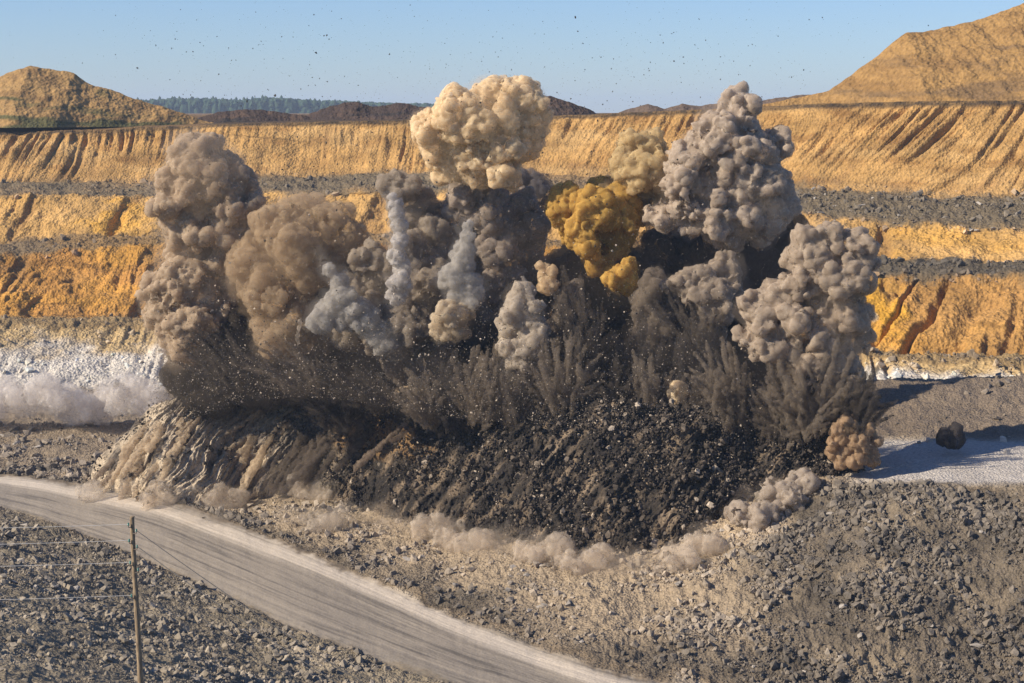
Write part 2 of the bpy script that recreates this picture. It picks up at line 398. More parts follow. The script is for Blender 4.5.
mound('hill', [(185,122),(205,116),(218,112),(240,110),(262,110),(290,114),(312,117),(335,120)], (128,124), (560,550), 1.5, M_spoil, dk, 12.1)
mound('hill', [(296,120),(312,113),(330,107),(345,103),(358,102),(372,107),(385,106),(400,103),(420,107),(450,107),(480,112),(500,117)], (125,119), (555,530), 1.5, M_spoil, dk, 13.7)
mound('hill', [(520,116),(535,102),(550,96),(572,103),(592,110),(600,116)], (118,116), (520,515), 1.5, M_spoil, dk, 14.3)
mound('hill', [(612,115),(632,108),(648,104),(664,109),(682,104),(700,106),(725,102),(748,103),(770,99),(800,95),(830,94)], (115,105), (505,480), 1.4, M_spoil, [(.11,.08,.06),(.17,.115,.075),(.08,.06,.05)], 15.9)

# ------------------------------------------------------------------ far wood on the horizon
def far_forest():
    rs = np.random.RandomState(5)
    bm = bmesh.new(); bmesh.ops.create_icosphere(bm, subdivisions=2, radius=1)
    base = np.array([v.co[:] for v in bm.verts]); fc = np.array([[v.index for v in f.verts] for f in bm.faces]); bm.free()
    V = []; Fa = []; n = 0
    for row in range(7):
        Y = 2900 + row * 60
        for px in np.arange(60, 520, 3.2):
            p = px + rs.uniform(-1.5, 1.5)
            top = np.interp(p, [60, 150, 190, 240, 270, 330, 400, 520], [102, 100.5, 99, 100.5, 98.5, 101.5, 104, 106]) + rs.uniform(-.6, 2.0) + row * .05
            z1 = -(top - HY) / F * Y; z0 = -9.0
            r = rs.uniform(3.5, 6.5)
            for q in range(3):
                c = np.array([(p - CX) / F * Y + rs.uniform(-3, 3), Y + rs.uniform(-4, 4), z1 - r * .9 - q * r * 1.1])
                v = base * r * np.array([1, 1, 1.15]) * (1 + .25 * rs.normal(size=(len(base), 1)) * .6)
                if q == 2: v = base * np.array([r, r, max(c[2] - z0, r) ])
                V.append(v + c); Fa.append(fc + n); n += len(base)
    me = mesh_np('forest', np.concatenate(V), np.concatenate(Fa), False)
    o = link('forest', me, earth_mat('far_tree_foliage', attr=False, color=(.045, .075, .04), scale=.2, var=.4, bump=0.2))
    tag(o, 'distant hazy treeline on the horizon behind the dark ridge', 'forest', kind='stuff')
far_forest()

# ------------------------------------------------------------------ rocks
def rock_variants(n, seed, flat=.7):
    rs = random.Random(seed); out = []
    for _ in range(n):
        bm = bmesh.new()
        for _k in range(14):
            v = Vector((rs.gauss(0, 1), rs.gauss(0, 1), rs.gauss(0, 1))).normalized() * rs.uniform(.75, 1.0)
            bm.verts.new((v.x * rs.uniform(.9, 1.25), v.y * .85, v.z * flat))
        r = bmesh.ops.convex_hull(bm, input=bm.verts)
        bmesh.ops.delete(bm, geom=[e for e in r['geom_interior'] if isinstance(e, bmesh.types.BMVert)], context='VERTS')
        bmesh.ops.triangulate(bm, faces=bm.faces)
        bmesh.ops.recalc_face_normals(bm, faces=bm.faces)
        bm.verts.ensure_lookup_table(); bm.verts.index_update()
        out.append((np.array([v.co[:] for v in bm.verts]), np.array([[v.index for v in f.verts] for f in bm.faces])))
        bm.free()
    return out
RV = rock_variants(14, 3)
def rotmats(rs, n, tilt=1.0):
    q = rs.normal(size=(n, 4)); q[:, 1:3] *= tilt; q /= np.linalg.norm(q, axis=1)[:, None]
    a, b, c, d = q.T
    return np.stack([np.stack([1-2*(c*c+d*d), 2*(b*c-a*d), 2*(b*d+a*c)], -1),
                     np.stack([2*(b*c+a*d), 1-2*(b*b+d*d), 2*(c*d-a*b)], -1),
                     np.stack([2*(b*d-a*c), 2*(c*d+a*b), 1-2*(b*b+c*c)], -1)], 1)
def scatter_mesh(name, pos, size, cols, seed, mat, tilt=.7, stretch=None):
    rs = np.random.RandomState(seed); n = len(pos)
    var = rs.randint(0, len(RV), n); Rm = rotmats(rs, n, tilt)
    V = []; Fa = []; Cv = []; off = 0
    for k, (bv, bf) in enumerate(RV):
        s = np.where(var == k)[0]
        if not len(s): continue
        v = np.einsum('nij,vj->nvi', Rm[s], bv) * size[s][:, None, None]
        if stretch is not None:
            d = stretch[s][:, None, :]; v = v + d * np.einsum('nvi,ni->nv', v, stretch[s] / (np.linalg.norm(stretch[s], axis=1)[:, None] ** 2 + 1e-9))[..., None] * np.linalg.norm(d, axis=-1)[..., None]
        v = v + pos[s][:, None, :]
        V.append(v.reshape(-1, 3))
        f = bf[None] + (np.arange(len(s)) * len(bv))[:, None, None] + off
        Fa.append(f.reshape(-1, 3)); off += len(s) * len(bv)
        Cv.append(np.repeat(cols[s], len(bv), 0))
    me = mesh_np(name, np.concatenate(V), np.concatenate(Fa), False)
    set_col(me, np.concatenate(Cv))
    return link(name, me, mat)
M_rock = earth_mat('broken_rock', scale=3, var=.25, bump=.4, dist=.08)

def pick(rs, n, dens):
    """n points on the sheet in proportion to DENS (rows x cols); -> positions, colours, row, col"""
    p = (dens / dens.sum()).ravel()
    i = rs.choice(p.size, n, p=p); r, c = np.unravel_index(i, dens.shape)
    return P[r, c] + rs.normal(size=(n, 3)) * [.1, .1, 0], Cc[r, c], r, c
PYg = HY - P[..., 2] / P[..., 1] * F
inside = ((PXg > -60) & (PXg < 1084) & (PYg < 740) & (PYg > 90)).astype(float)
rs = np.random.RandomState(21)
clump = np.clip(.3 + 1.9 * fbm(GX / 7, GY / 7, 33, 4), 0.02, 2)
dens = inside * (1 - sst(.02, .3, wr)) * (ws * 1.3 + wm * (1.1 + 1.2 * sst(600, 720, PXg) - .8 * np.clip(dustm + dust2, 0, 1)) + .5 * wb * (.25 + .75 * sst(650, 760, PXg)) * np.where(SS < 5, 1.6, 1) + .35 * wf * (1 - .85 * flat) * (1 - .8 * sst(800, 860, PXg)) + .12 * w4 + .008 * wr) * clump
n = 185000
pos, cc, r_, c_ = pick(rs, n, dens)
near = np.clip(pos[:, 1] / 240, .42, 1.5)
size = np.clip(.075 * rs.pareto(2.0, n) + .065, .07, .8) * near
tint = rs.uniform(.8, 1.35, (n, 1)); g = cc.mean(1, keepdims=True) * np.array([1.12, 1.0, .84])
cols = np.clip((cc * .5 + g * .5) * tint * np.array([1.02, 1.0, .97]) + .01, .03, .55)
pos[:, 2] += size * .15
o = scatter_mesh('rubble', pos, size, cols, 5, M_rock)
tag(o, 'small broken grey stones strewn over slopes, berms and benches', 'rubble', kind='stuff')

# large boulders: each one a thing
def boulders():
    rs = np.random.RandomState(77)
    meshes = []
    for k, (v, f) in enumerate(rock_variants(14, 91, .62)):
        for j in range(2):
            me = mesh_np('boulder', v * np.array([1, 1, 1.0]), f, False)
            t = [.27, .36][j]
            set_col(me, np.array([t * 1.06, t * .93, t * .76])); me.materials.append(M_rock); meshes.append(me)
    zones = [
     (ws * inside * clump, 100, 'grey angular boulder on the rubble slope near the pole, below the road', 'boulders on the near slope'),
     (wm * inside * clump * sst(560, 640, PXg) * sst(500, 540, PYg), 95, 'grey angular boulder on the broad rubble slope right of the road', 'boulders on the right slope'),
     (wm * inside * clump * (1 - sst(560, 620, PXg)) * sst(240, 320, PXg) * sst(545,570,PYg), 35, 'grey boulder on the dusty bank above the far edge of the road', 'boulders on the bank above the road'),
     (wf * inside * clump * (1 - sst(90, 120, PXg)) * sst(425, 435, PYg), 20, 'pale brown boulder on the low bank behind the road, left of the dust', 'boulders on the left bank'),
     (seg('toe1', 'edge1') * inside * sst(780, 830, PXg), 25, 'grey boulder on the upper coal bench of the right pit wall', 'boulders on the upper bench'),
    ]
    for dn, n, lab, grp in zones:
        pos, cc, r, c = pick(rs, n, dn * (1 - sst(.0, .1, wr)))
        for i in range(n):
            o = bpy.data.objects.new('boulder', meshes[rs.randint(len(meshes))]); COL.objects.link(o)
            s = rs.uniform(.22, .5) * float(np.clip(pos[i, 1] / 190, .55, 1.7))
            if rs.rand() < .1: s *= 1.5
            o.scale = (s * rs.uniform(.8, 1.4), s, s * rs.uniform(.6, 1)); o.rotation_euler = (rs.uniform(-.4, .4), rs.uniform(-.4, .4), rs.uniform(0, 6.28))
            o.location = (pos[i, 0], pos[i, 1], pos[i, 2] + s * .12)
            tag(o, lab, 'boulder', grp)
boulders()
#@@MORE
# ------------------------------------------------------------------ dust plumes
def ico(sub):
    bm = bmesh.new(); bmesh.ops.create_icosphere(bm, subdivisions=sub, radius=1)
    v = np.array([q.co[:] for q in bm.verts]); f = np.array([[q.index for q in g.verts] for g in bm.faces]); bm.free()
    return v, f
ICO1, ICO2 = ico(1), ico(2)
TEX = {}
def tex(kind, size):
    k = (kind, size)
    if k not in TEX:
        t = bpy.data.textures.new('billow', 'VORONOI' if kind == 'v' else 'CLOUDS'); t.noise_scale = size
        if kind == 'v':
            t.distance_metric = 'DISTANCE'; t.noise_intensity = 1.0; t.use_color_ramp = True; e = t.color_ramp.elements
            e[0].position = 0; e[0].color = (0, 0, 0, 1); e[1].position = 1; e[1].color = (1, 1, 1, 1)
            for q in (.2, .4, .6, .8):
                w_ = e.new(q); w_.color = (q ** 2.2,) * 3 + (1,)
        else: t.noise_depth = 3
        TEX[k] = t
    return TEX[k]
def main_island(me):
    """drop stray crumbs that the growing-together left apart from the body"""
    n = len(me.vertices); e = np.empty(len(me.edges) * 2, dtype=np.int64); me.edges.foreach_get('vertices', e); e = e.reshape(-1, 2)
    lab = np.arange(n)
    while True:
        m = np.minimum(lab[e[:, 0]], lab[e[:, 1]]); l2 = lab.copy()
        np.minimum.at(l2, e[:, 0], m); np.minimum.at(l2, e[:, 1], m); np.minimum.at(l2, lab[e[:, 0]], m); np.minimum.at(l2, lab[e[:, 1]], m)
        while True:
            l3 = l2[l2]
            if (l3 == l2).all(): break
            l2 = l3
        if (l2 == lab).all(): break
        lab = l2
    u, c = np.unique(lab, return_counts=True)
    if len(u) == 1: return me
    keep = lab == u[c.argmax()]
    lp = np.empty(len(me.loops), dtype=np.int32); me.loops.foreach_get('vertex_index', lp)
    ls = np.empty(len(me.polygons), dtype=np.int32); me.polygons.foreach_get('loop_start', ls)
    co = np.empty(n * 3, dtype=np.float32); me.vertices.foreach_get('co', co); co = co.reshape(-1, 3)
    nxt = np.append(ls[1:], len(lp)); q = nxt - ls; ok = keep[lp[ls]] & (q == 4)
    Fq = lp[ls[ok][:, None] + np.arange(4)]
    re = np.cumsum(keep) - 1
    return mesh_np(me.name, co[keep], re[Fq], True)
def plume(name, balls, Y, mat, label, cat, group=None, seed=1, vox=.26, n2=12, n3=9, disp=((2.4, 1.5), (1.15, .95), (.6, .4)), depth=.8, r2=(.22, .6), stretch=None, wob=0.2, tight=1.14, veil=True):
    """billowing cloud of the given lobes (px, py, r px [, metres back]) about the distance Y"""
    rs = np.random.RandomState(seed); k = Y / F
    V = []; Fa = []; n = 0
    def add(c, r, T):
        nonlocal n
        V.append(T[0] * r + c); Fa.append(T[1] + n); n += len(T[0])
    for b in balls:
        r = b[2] * k * tight; yy = Y + (b[3] if len(b) > 3 else rs.uniform(-1, 1) * r * depth)
        c = W(b[0], b[1], yy); r *= yy / Y
        add(c, r * .88, ICO2)
        d = rs.normal(size=(n2, 3)); d /= np.linalg.norm(d, axis=1)[:, None]; d[:, 1] = -np.abs(d[:, 1]) * np.where(rs.rand(n2) < .25, -1, 1)
        for q in d:
            rr = r * rs.uniform(*r2); c2 = c + q * r * .72
            add(c2, rr, ICO2 if rr > 1.2 else ICO1)
            e = rs.normal(size=(n3, 3)); e /= np.linalg.norm(e, axis=1)[:, None]
            for h in e:
                if np.dot(h, q) < -.1: continue
                r3 = rr * rs.uniform(.3, .5)
                if r3 < vox * .8: continue
                add(c2 + h * rr * .8, r3, ICO1)
    V = np.concatenate(V); org = W(balls[0][0], max(b[1] for b in balls), Y)
    me = mesh_np(name, V - org, np.concatenate(Fa), False)
    tmp = bpy.data.objects.new('tmp', me); COL.objects.link(tmp); tmp.location = org
    m = tmp.modifiers.new('r', 'REMESH'); m.mode = 'VOXEL'; m.voxel_size = vox; m.use_smooth_shade = True
    for s, a in disp:
        m = tmp.modifiers.new('d', 'DISPLACE'); m.texture = tex('v', s); m.texture_coords = 'GLOBAL'; m.strength = -a; m.mid_level = .45
    m = tmp.modifiers.new('c', 'DISPLACE'); m.texture = tex('c', .5); m.texture_coords = 'GLOBAL'; m.strength = wob * 2; m.mid_level = .5
    if vox > .24:
        m = tmp.modifiers.new('e', 'DISPLACE'); m.texture = tex('c', 3.0); m.texture_coords = 'GLOBAL'; m.strength = 2.6; m.mid_level = .5
    dg = bpy.context.evaluated_depsgraph_get()
    out = bpy.data.meshes.new_from_object(tmp.evaluated_get(dg))
    bpy.data.objects.remove(tmp); bpy.data.meshes.remove(me)
    out.name = name; out.materials.clear(); out = main_island(out)
    o = link(name, out, mat); o.location = org
    tag(o, label, cat, group)
    if veil: add_veil(o, balls, Y, mat, org, seed)
    return o
VM = {}
def thin_mat(col, dens):
    k = (tuple(round(c, 2) for c in col), dens)
    if k not in VM:
        m, n, out = new_mat('thin_dust'); pv = N(n, 'ShaderNodeVolumePrincipled')
        pv.inputs['Color'].default_value = (*grain(col), 1); pv.inputs['Density'].default_value = dens; pv.inputs['Anisotropy'].default_value = .2
        n.links.new(pv.outputs[0], out.inputs['Volume']); VM[k] = m
    return VM[k]
def add_veil(o, balls, Y, mat, org, seed, grow=1.32, dens=.075):
    """the thin dust that hangs round a plume"""
    rs = np.random.RandomState(seed + 500); k = Y / F; V = []; Fa = []; n = 0
    for b in balls:
        r = b[2] * k * grow; c = W(b[0] + rs.normal() * 1.5, b[1] + rs.normal() * 1.5, Y + (b[3] if len(b) > 3 else rs.uniform(-.6, .6) * r))
        for q in range(5):
            d = rs.normal(size=3); d /= np.linalg.norm(d); rr = r * (1 if q == 0 else rs.uniform(.3, .6)); cc = c + (0 if q == 0 else 1) * d * r * .8
            V.append(ICO2[0] * rr + cc); Fa.append(ICO2[1] + n); n += len(ICO2[0])
    me = mesh_np('dust_veil', np.concatenate(V) - org, np.concatenate(Fa), False)
    tmp = bpy.data.objects.new('tmp', me); COL.objects.link(tmp); tmp.location = org
    m = tmp.modifiers.new('r', 'REMESH'); m.mode = 'VOXEL'; m.voxel_size = .5; m.use_smooth_shade = True
    for kd, sz, am in (('v', 2.6, -1.6), ('c', 1.2, 2.2)):
        m = tmp.modifiers.new('d', 'DISPLACE'); m.texture = tex(kd, sz); m.texture_coords = 'GLOBAL'; m.strength = am; m.mid_level = .5
    out = bpy.data.meshes.new_from_object(tmp.evaluated_get(bpy.context.evaluated_depsgraph_get()))
    bpy.data.objects.remove(tmp); bpy.data.meshes.remove(me); out.name = 'dust_veil'; out.materials.clear(); out = main_island(out)
    link('dust_veil', out, thin_mat(SMC[mat.name], dens), o)
G = 'dust plumes thrown up by the blast'
YB = 255
TAN = smoke_mat('tan_dust', (.52, .40, .27), 1.1, .35)
plume('dust_plume', [(205,180,32),(183,196,22),(228,200,24),(205,163,18),(240,190,14),(193,232,24),(190,262,18),(180,285,22),(168,302,20),(200,300,20),(185,330,26),(212,320,22),(152,288,10),(236,236,18),(228,280,20),(240,215,16),(215,260,18)], 276, TAN,
      'tall tan mushroom plume, leftmost of the big ones, with a round head', 'dust plume', G, 1)
OCH = smoke_mat('ochre_brown_dust', (.44, .325, .20), .4, .14)
plume('dust_plume', [(285,225,22),(305,215,18),(262,268,24),(268,295,22),(330,225,16),(300,250,28),(350,238,13),(290,320,28),(320,260,20)], 268, OCH,
      'ochre brown plume with a low rounded top, second from the left', 'dust plume', G, 2)
GRT = smoke_mat('grey_tan_dust', (.36, .295, .22), .9, .3)
plume('dust_plume', [(402,190,14),(416,215,18),(430,240,22),(405,262,20),(390,290,24),(420,290,24),(372,262,16),(382,320,24),(410,330,28),(350,325,18),(360,295,18)], 266, GRT,
      'grey tan bank of dust behind the thin white column', 'dust plume', G, 3)
PALE = smoke_mat('pale_grey_dust', (.43, .395, .345), .7, .2)
plume('dust_plume', [(318,248,3.5),(323,258,4.5),(330,270,5.5),(338,283,8),(347,297,10),(357,310,12),(367,322,12),(378,334,11),(386,345,9),(345,318,12),(335,303,10),(322,318,12)], 258, PALE,
      'slanting pale grey jet leaning left in front of the grey bank', 'dust plume', G, 4, vox=.22, disp=((1.2,.5),(.5,.25)), depth=.4)
WHT = smoke_mat('white_dust', (.50, .455, .405), .9, .3)
plume('dust_plume', [(392,196,4),(395,204,6),(397,216,7),(400,228,7),(400,240,8),(397,255,8),(403,268,8),(400,282,10),(398,296,9)], 256, WHT,
      'thin white knotty column rising left of the central plume', 'dust plume', G, 5, vox=.22, disp=((.9,.5),(.4,.2)), depth=.4)
CRM = smoke_mat('cream_dust', (.86, .67, .41), 1.0, .35)
plume('dust_plume', [(490,112,25),(518,110,21),(462,124,24),(440,138,20),(475,150,22),(505,145,24),(528,130,17),(452,163,17),(497,92,13),(522,98,13),(432,130,12),(505,172,12),(480,170,15)], 262, CRM,
      'cream coloured cloud, topmost of the central column against the sky', 'dust plume', G, 6)
GB = smoke_mat('grey_brown_dust', (.40, .325, .25), 1.1, .35)
plume('dust_plume', [(470,200,20),(455,214,15),(485,208,19),(500,228,18),(465,236,17),(488,250,22),(512,240,18),(518,265,18),(500,280,22),(447,250,18),(455,280,22),(524,205,11),(430,222,10),(480,305,22),(535,225,12)], 270, GB,
      'wrinkled grey brown plume directly under the cream cloud', 'dust plume', G, 7)
plume('dust_plume', [(468,226,4.5),(467,236,6),(465,248,8),(462,262,11),(453,276,12),(468,285,13),(462,300,13),(472,298,11)], 255, PALE,
      'pale finger of dust standing before the grey brown plume', 'dust plume', G, 8, vox=.22, disp=((1.2,.5),(.5,.2)), depth=.4)
plume('dust_plume', [(450,316,9),(444,328,10),(457,328,10),(462,316,8)], 253, smoke_mat('pale_buff_dust', (.58, .47, .32), .9, .3),
      'small buff puff at the foot of the pale finger', 'dust plume', G, 9, vox=.22)
plume('dust_plume', [(520,298,9),(513,315,10),(519,330,12),(512,348,11),(516,364,9),(515,380,8),(530,310,10),(530,338,12),(528,360,10),(516,394,7)], 250, smoke_mat('light_tan_dust', (.50, .42, .32), .9, .3),
      'narrow light tan column climbing from the centre of the blast', 'dust plume', G, 10, vox=.25)
YEL = smoke_mat('yellow_dust', (.56, .34, .085), .9, .45)
plume('dust_plume', [(564,203,10),(580,210,16),(598,214,20),(590,233,17),(615,222,16),(574,226,12),(605,245,13),(630,208,13),(600,258,10),(572,196,9),(561,214,10),(618,238,12),(604,196,12),(622,196,10)], 262, YEL,
      'bright mustard yellow cloud at the left of the right hand group', 'dust plume', G, 11)
plume('dust_plume', [(635,148,13),(645,165,18),(628,172,13),(650,145,12),(657,182,16),(628,188,15),(640,200,15),(612,195,11)], 263, smoke_mat('khaki_dust', (.60, .45, .23), .9, .3),
      'khaki yellow plume between the mustard cloud and the tall brown one', 'dust plume', G, 12)
BRN = smoke_mat('brown_grey_dust', (.52, .42, .315), 1.2, .38)
plume('dust_plume', [(737,108,13),(735,128,18),(716,133,18),(750,148,18),(702,150,17),(775,148,11),(690,165,17),(725,162,24),(702,188,20),(682,185,16),(740,188,24),(760,178,18),(668,214,13),(690,214,15),(715,213,16),(742,218,20),(763,222,16),(655,212,8),(778,200,15),(710,123,9),(768,200,18),(725,232,12),(752,105,7)], 258, BRN,
      'tallest brown grey cauliflower plume breaking the skyline', 'dust plume', G, 13, n2=14)
plume('dust_plume', [(625,271,8),(618,281,8),(629,263,5),(626,287,5)], 252, YEL,
      'small mustard yellow puff alone on the dark smoke', 'dust plume', G, 14, vox=.22)
DBR = smoke_mat('dark_brown_dust', (.38, .305, .225), 1.0, .33)
plume('dust_plume', [(725,270,12),(702,286,14),(712,300,16),(690,292,13),(705,318,14),(733,288,10),(680,285,9),(712,338,9)], 254, DBR,
      'brown knot of dust under the tallest plume', 'dust plume', G, 15, vox=.25)
RB = smoke_mat('umber_dust', (.46, .365, .265), 1.2, .38)
plume('dust_plume', [(835,238,13),(815,248,16),(800,255,12),(850,253,14),(864,264,11),(825,268,18),(845,274,18),(806,280,14),(820,300,18),(840,308,20),(832,338,20),(835,362,18),(816,340,16),(780,300,17),(760,315,16),(770,335,17),(755,338,11),(800,318,16),(848,335,14),(828,388,18),(805,375,16),(790,350,13),(850,390,14)], 232, RB,
      'brown plume at the right end of the blast before the yellow wall', 'dust plume', G, 16, n2=14)
LOW = smoke_mat('warm_brown_dust', (.42, .285, .165), 1.2, .4)
plume('dust_plume', [(845,424,6),(852,428,7),(857,433,7),(840,436,8),(848,441,9),(860,444,9),(846,452,9),(872,437,5),(878,441,4),(836,453,7),(868,454,8),(866,430,6),(832,445,5),(856,459,8),(842,461,7),(873,461,6),(838,429,5)], 224, LOW,
      'squat warm brown puff standing on the pale right bench', 'dust plume', G, 17, vox=.16, n2=16, n3=7, disp=((1.0,.6),(.5,.4)), veil=False)
plume('dust_plume', [(946,436,5),(953,433,5),(949,441,5),(957,439,4)], 232, smoke_mat('black_dust', (.07, .06, .055), 1.5, .5),
      'tiny dark puff on the bench at the right, before the berm', 'dust plume', G, 18, vox=.2, veil=False)
plume('dust_plume', [(671,382,5),(668,375,3.5),(677,391,5.5),(683,398,4.5),(680,402,4)], 240, CRM,
      'tiny cream puff low in the centre right', 'dust plume', G, 19, vox=.2, veil=False)
plume('dust_plume', [(546,274,6),(549,283,6),(543,266,4)], 256, smoke_mat('peach_dust', (.62, .46, .27), .8, .3),
      'tiny peach puff left of the mustard cloud', 'dust plume', G, 20, vox=.2, veil=False)
DIM = smoke_mat('dim_brown_dust', (.20, .16, .12), .6, .25)
plume('dust_plume', [(572,298,10),(563,316,12),(580,330,12),(566,348,13),(585,362,12),(560,378,13)], 259, DIM,
      'dim brown dust right of the narrow light tan column, low in the blast', 'dust plume', G, 41)
plume('dust_plume', [(655,285,10),(648,305,12),(668,320,12),(650,338,13),(670,355,12),(645,365,12)], 258, DIM,
      'dim brown dust between the small mustard puff and the brown knot', 'dust plume', G, 42)
plume('dust_plume', [(425,325,13),(412,345,13),(432,355,12),(398,362,12),(420,375,12)], 262, DIM,
      'dim brown dust left of the small buff puff', 'dust plume', G, 43)
# dark smoke filling the middle, its albedo lowered to carry shade between plumes
DK_SHADE = smoke_mat('dark_smoke', (.022, .018, .0145), .6, .35)
plume('dark_smoke', [(600,275,26),(580,290,26),(640,275,26),(620,310,32),(575,330,28),(660,300,28),(640,340,34),(680,340,30),(600,360,34),(720,345,30),(742,318,22),(700,258,28),(760,375,28),(548,350,24),(670,245,20),(745,250,26),(770,260,22),(785,235,16),(560,385,28),(700,385,30),(640,390,30),(790,390,26),(610,255,20),(742,285,18),(760,300,16),(765,285,14),(555,300,20),(570,265,18),(535,320,18)], 276, DK_SHADE,
      'large smoke mass behind the right hand plumes, shade put into its black brown colour', 'smoke', 'dark smoke banks', 21, vox=.4, n2=9)
DK2_SHADE = smoke_mat('shade_brown_smoke', (.038, .03, .022), .7, .35)  # brown smoke, darkened in colour for the shade under the left plumes
plume('dark_smoke', [(230,345,28),(260,372,28),(300,370,28),(340,368,26),(380,372,24),(420,368,24),(450,368,22),(480,345,22),(500,325,18),(240,300,16),(340,345,20),(470,385,22),(215,392,22),(185,375,20),(525,385,22),(250,235,13),(245,262,14),(330,280,20),(345,265,14),(365,290,16),(350,300,18),(532,290,16),(545,320,16)], 277, DK2_SHADE,
      'brown smoke bank low in the left half of the blast, shade put into its dark colour', 'smoke', 'dark smoke banks', 22, vox=.4, n2=9)
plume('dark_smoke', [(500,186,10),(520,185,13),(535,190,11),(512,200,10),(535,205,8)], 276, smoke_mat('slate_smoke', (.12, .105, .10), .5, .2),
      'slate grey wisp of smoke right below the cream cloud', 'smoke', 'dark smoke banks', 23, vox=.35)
# low pale dust at the left
LW = smoke_mat('thin_white_dust', (.70, .64, .57), .11, .03)
_r = np.random.RandomState(3)
plume('dust_cloud', [(x, 408 - 14 * abs(_r.normal()) * .5 - 5 * math.sin(x / 19), _r.uniform(5, 13), _r.uniform(-4, 4)) for x in np.arange(-60, 152, 5.0)], 322, LW,
      'low whitish dust drifting at the foot of the white wall, left', 'dust cloud', 'ground dust clouds', 24, vox=.4, wob=.9)
SK = smoke_mat('beige_dust', (.60, .50, .38), .22, .08)
def strip(pts, n, r, seed, Yf, jit=5):
    rs = np.random.RandomState(seed); t = np.linspace(0, 1, n); q = np.linspace(0, 1, len(pts))
    x = np.interp(t, q, [p[0] for p in pts]); y = np.interp(t, q, [p[1] for p in pts])
    return [(x[i] + rs.uniform(-jit, jit), y[i] + rs.uniform(-jit, jit) * .6, rs.uniform(*r), Yf(x[i]) ) for i in range(n)]
# ------------------------------------------------------------------ where the ground stands under a sight line
PYs = PYg[3:-2]
def terr(px, py):
    c = int(np.clip(np.interp(px, pxs, np.arange(NX)), 0, NX - 1)); col = PYg[60:-3, c]; 
    i = int(np.argmax(col > py)); i = max(i, 1)
    p = P[60:-3, c]; a = (py - col[i-1]) / (col[i] - col[i-1] + 1e-6); a = min(max(a, 0), 1)
    return p[i-1] * (1 - a) + p[i] * a

# ------------------------------------------------------------------ blasted heap
HPX = [92,120,150,200,250,300,350,400,450,500,550,600,650,700,750,800,840,862]
HT  = [468,440,408,392,376,372,376,384,392,398,400,402,404,408,418,428,440,462]
HB  = [482,494,500,506,500,492,505,520,530,541,547,553,551,532,492,478,473,468]
def heap():
    nx, ny = 900, 240
    px = np.linspace(HPX[0], HPX[-1], nx)
    top = smooth1(np.interp(px, HPX, HT), 12) + 3 * fbm(px / 18, 2, o=4)
    bot = smooth1(np.interp(px, HPX, HB), 8) + 5 * fbm(px / 16, 7, o=4)
    toe = np.array([terr(a, b) for a, b in zip(px, bot)])
    Yt = smooth1(toe[:, 1], 30); zb = -(bot - HY) / F * Yt - .4
    H = np.zeros(nx); Yc = Yt.copy()
    for _ in range(6):
        zc = -(top - HY) / F * Yc; H = np.maximum(zc - zb, .2); Yc = Yt + H * .95
    t = np.concatenate([np.linspace(-.08, 1, ny), 1 + np.linspace(0, 1, 40)[1:]])[:, None]
    tf = np.clip(t, -.08, 1)
    Y = np.where(t <= 1, Yt + (Yc - Yt) * tf, Yc + (t - 1) * 22)
    z = np.where(t <= 1, zb + (zc - zb) * (np.sign(tf) * np.abs(tf) ** .85), zc - (t - 1) ** 1.2 * (H + 4))
    x = (px - CX) / F * Y
    pyy = HY - z / Y * F
    PX2 = px + 0 * Y
    left = 1 - sst(250, 345, PX2 + 40 * fbm(x / 12, z / 9, 3))
    st = (PX2 + .85 * pyy + 14 * fbm(PX2 / 50, pyy / 50, 1)) 
    al = (pyy - .85 * PX2)
    s1 = ridge(st / 15, al / 95, 1, 3); s2 = ridge(st / 6, al / 45, 5, 2)
    lump = fbm(x / 5, Y / 5, z / 5, 5, .62); ch = ridge(x / 1.4, Y / 1.4, z / 1.4, 3)
    env = sst(-.05, .08, t) * (1 - sst(.9, 1.05, t) * .7)
    d = env * (left * (1.5 * s1 + .35 * s2 + 1.2 * lump) + (1 - left) * (1.5 * s1 * sst(-.3, .2, fbm(PX2 / 60, pyy / 40, 6)) + 2.6 * lump + .5 * ch))
    V = np.stack([x, Y - .75 * d, z + .55 * d], -1)
    ii = np.arange(len(t) * nx).reshape(len(t), nx)
    Fa = np.stack([ii[:-1, :-1], ii[:-1, 1:], ii[1:, 1:], ii[1:, :-1]], -1).reshape(-1, 4)
    me = mesh_np('debris_heap', V.reshape(-1, 3), Fa, True)
    n1 = fbm(st / 14, al / 80, 9, 4); n2 = fbm(x / 7, z / 4, 13, 4)
    beige = mixc(np.zeros(V.shape) + C3(.42, .335, .23), C3(.09, .072, .055), sst(-.05, .35, n1 + .5 * n2 - .35 * sst(.35, .0, t)))
    dark = mixc(np.zeros(V.shape) + C3(.028, .023, .018), C3(.19, .14, .09), sst(-.1, .5, n1 * 1.2 + .4 * n2))
    dark = mixc(dark, C3(.26, .15, .06), sst(.35, .8, 1.1 - np.hypot((PX2 - 385) / 75, (pyy - 440) / 38) + .8 * n2) * .7)
    c = dark * (1 - left[..., None]) + beige * left[..., None]
    set_col(me, c.reshape(-1, 3))
    o = link('debris_heap', me, earth_mat('blasted_overburden', scale=2.2, var=.5, bump=.7, dist=.25))
    tag(o, 'dark heap of blasted rock and soil slumping along the whole blast line', 'debris heap')
    return V, c, left, pyy, t + 0 * V[..., 0]
HV, HC, HL, HPY, HTT = heap()

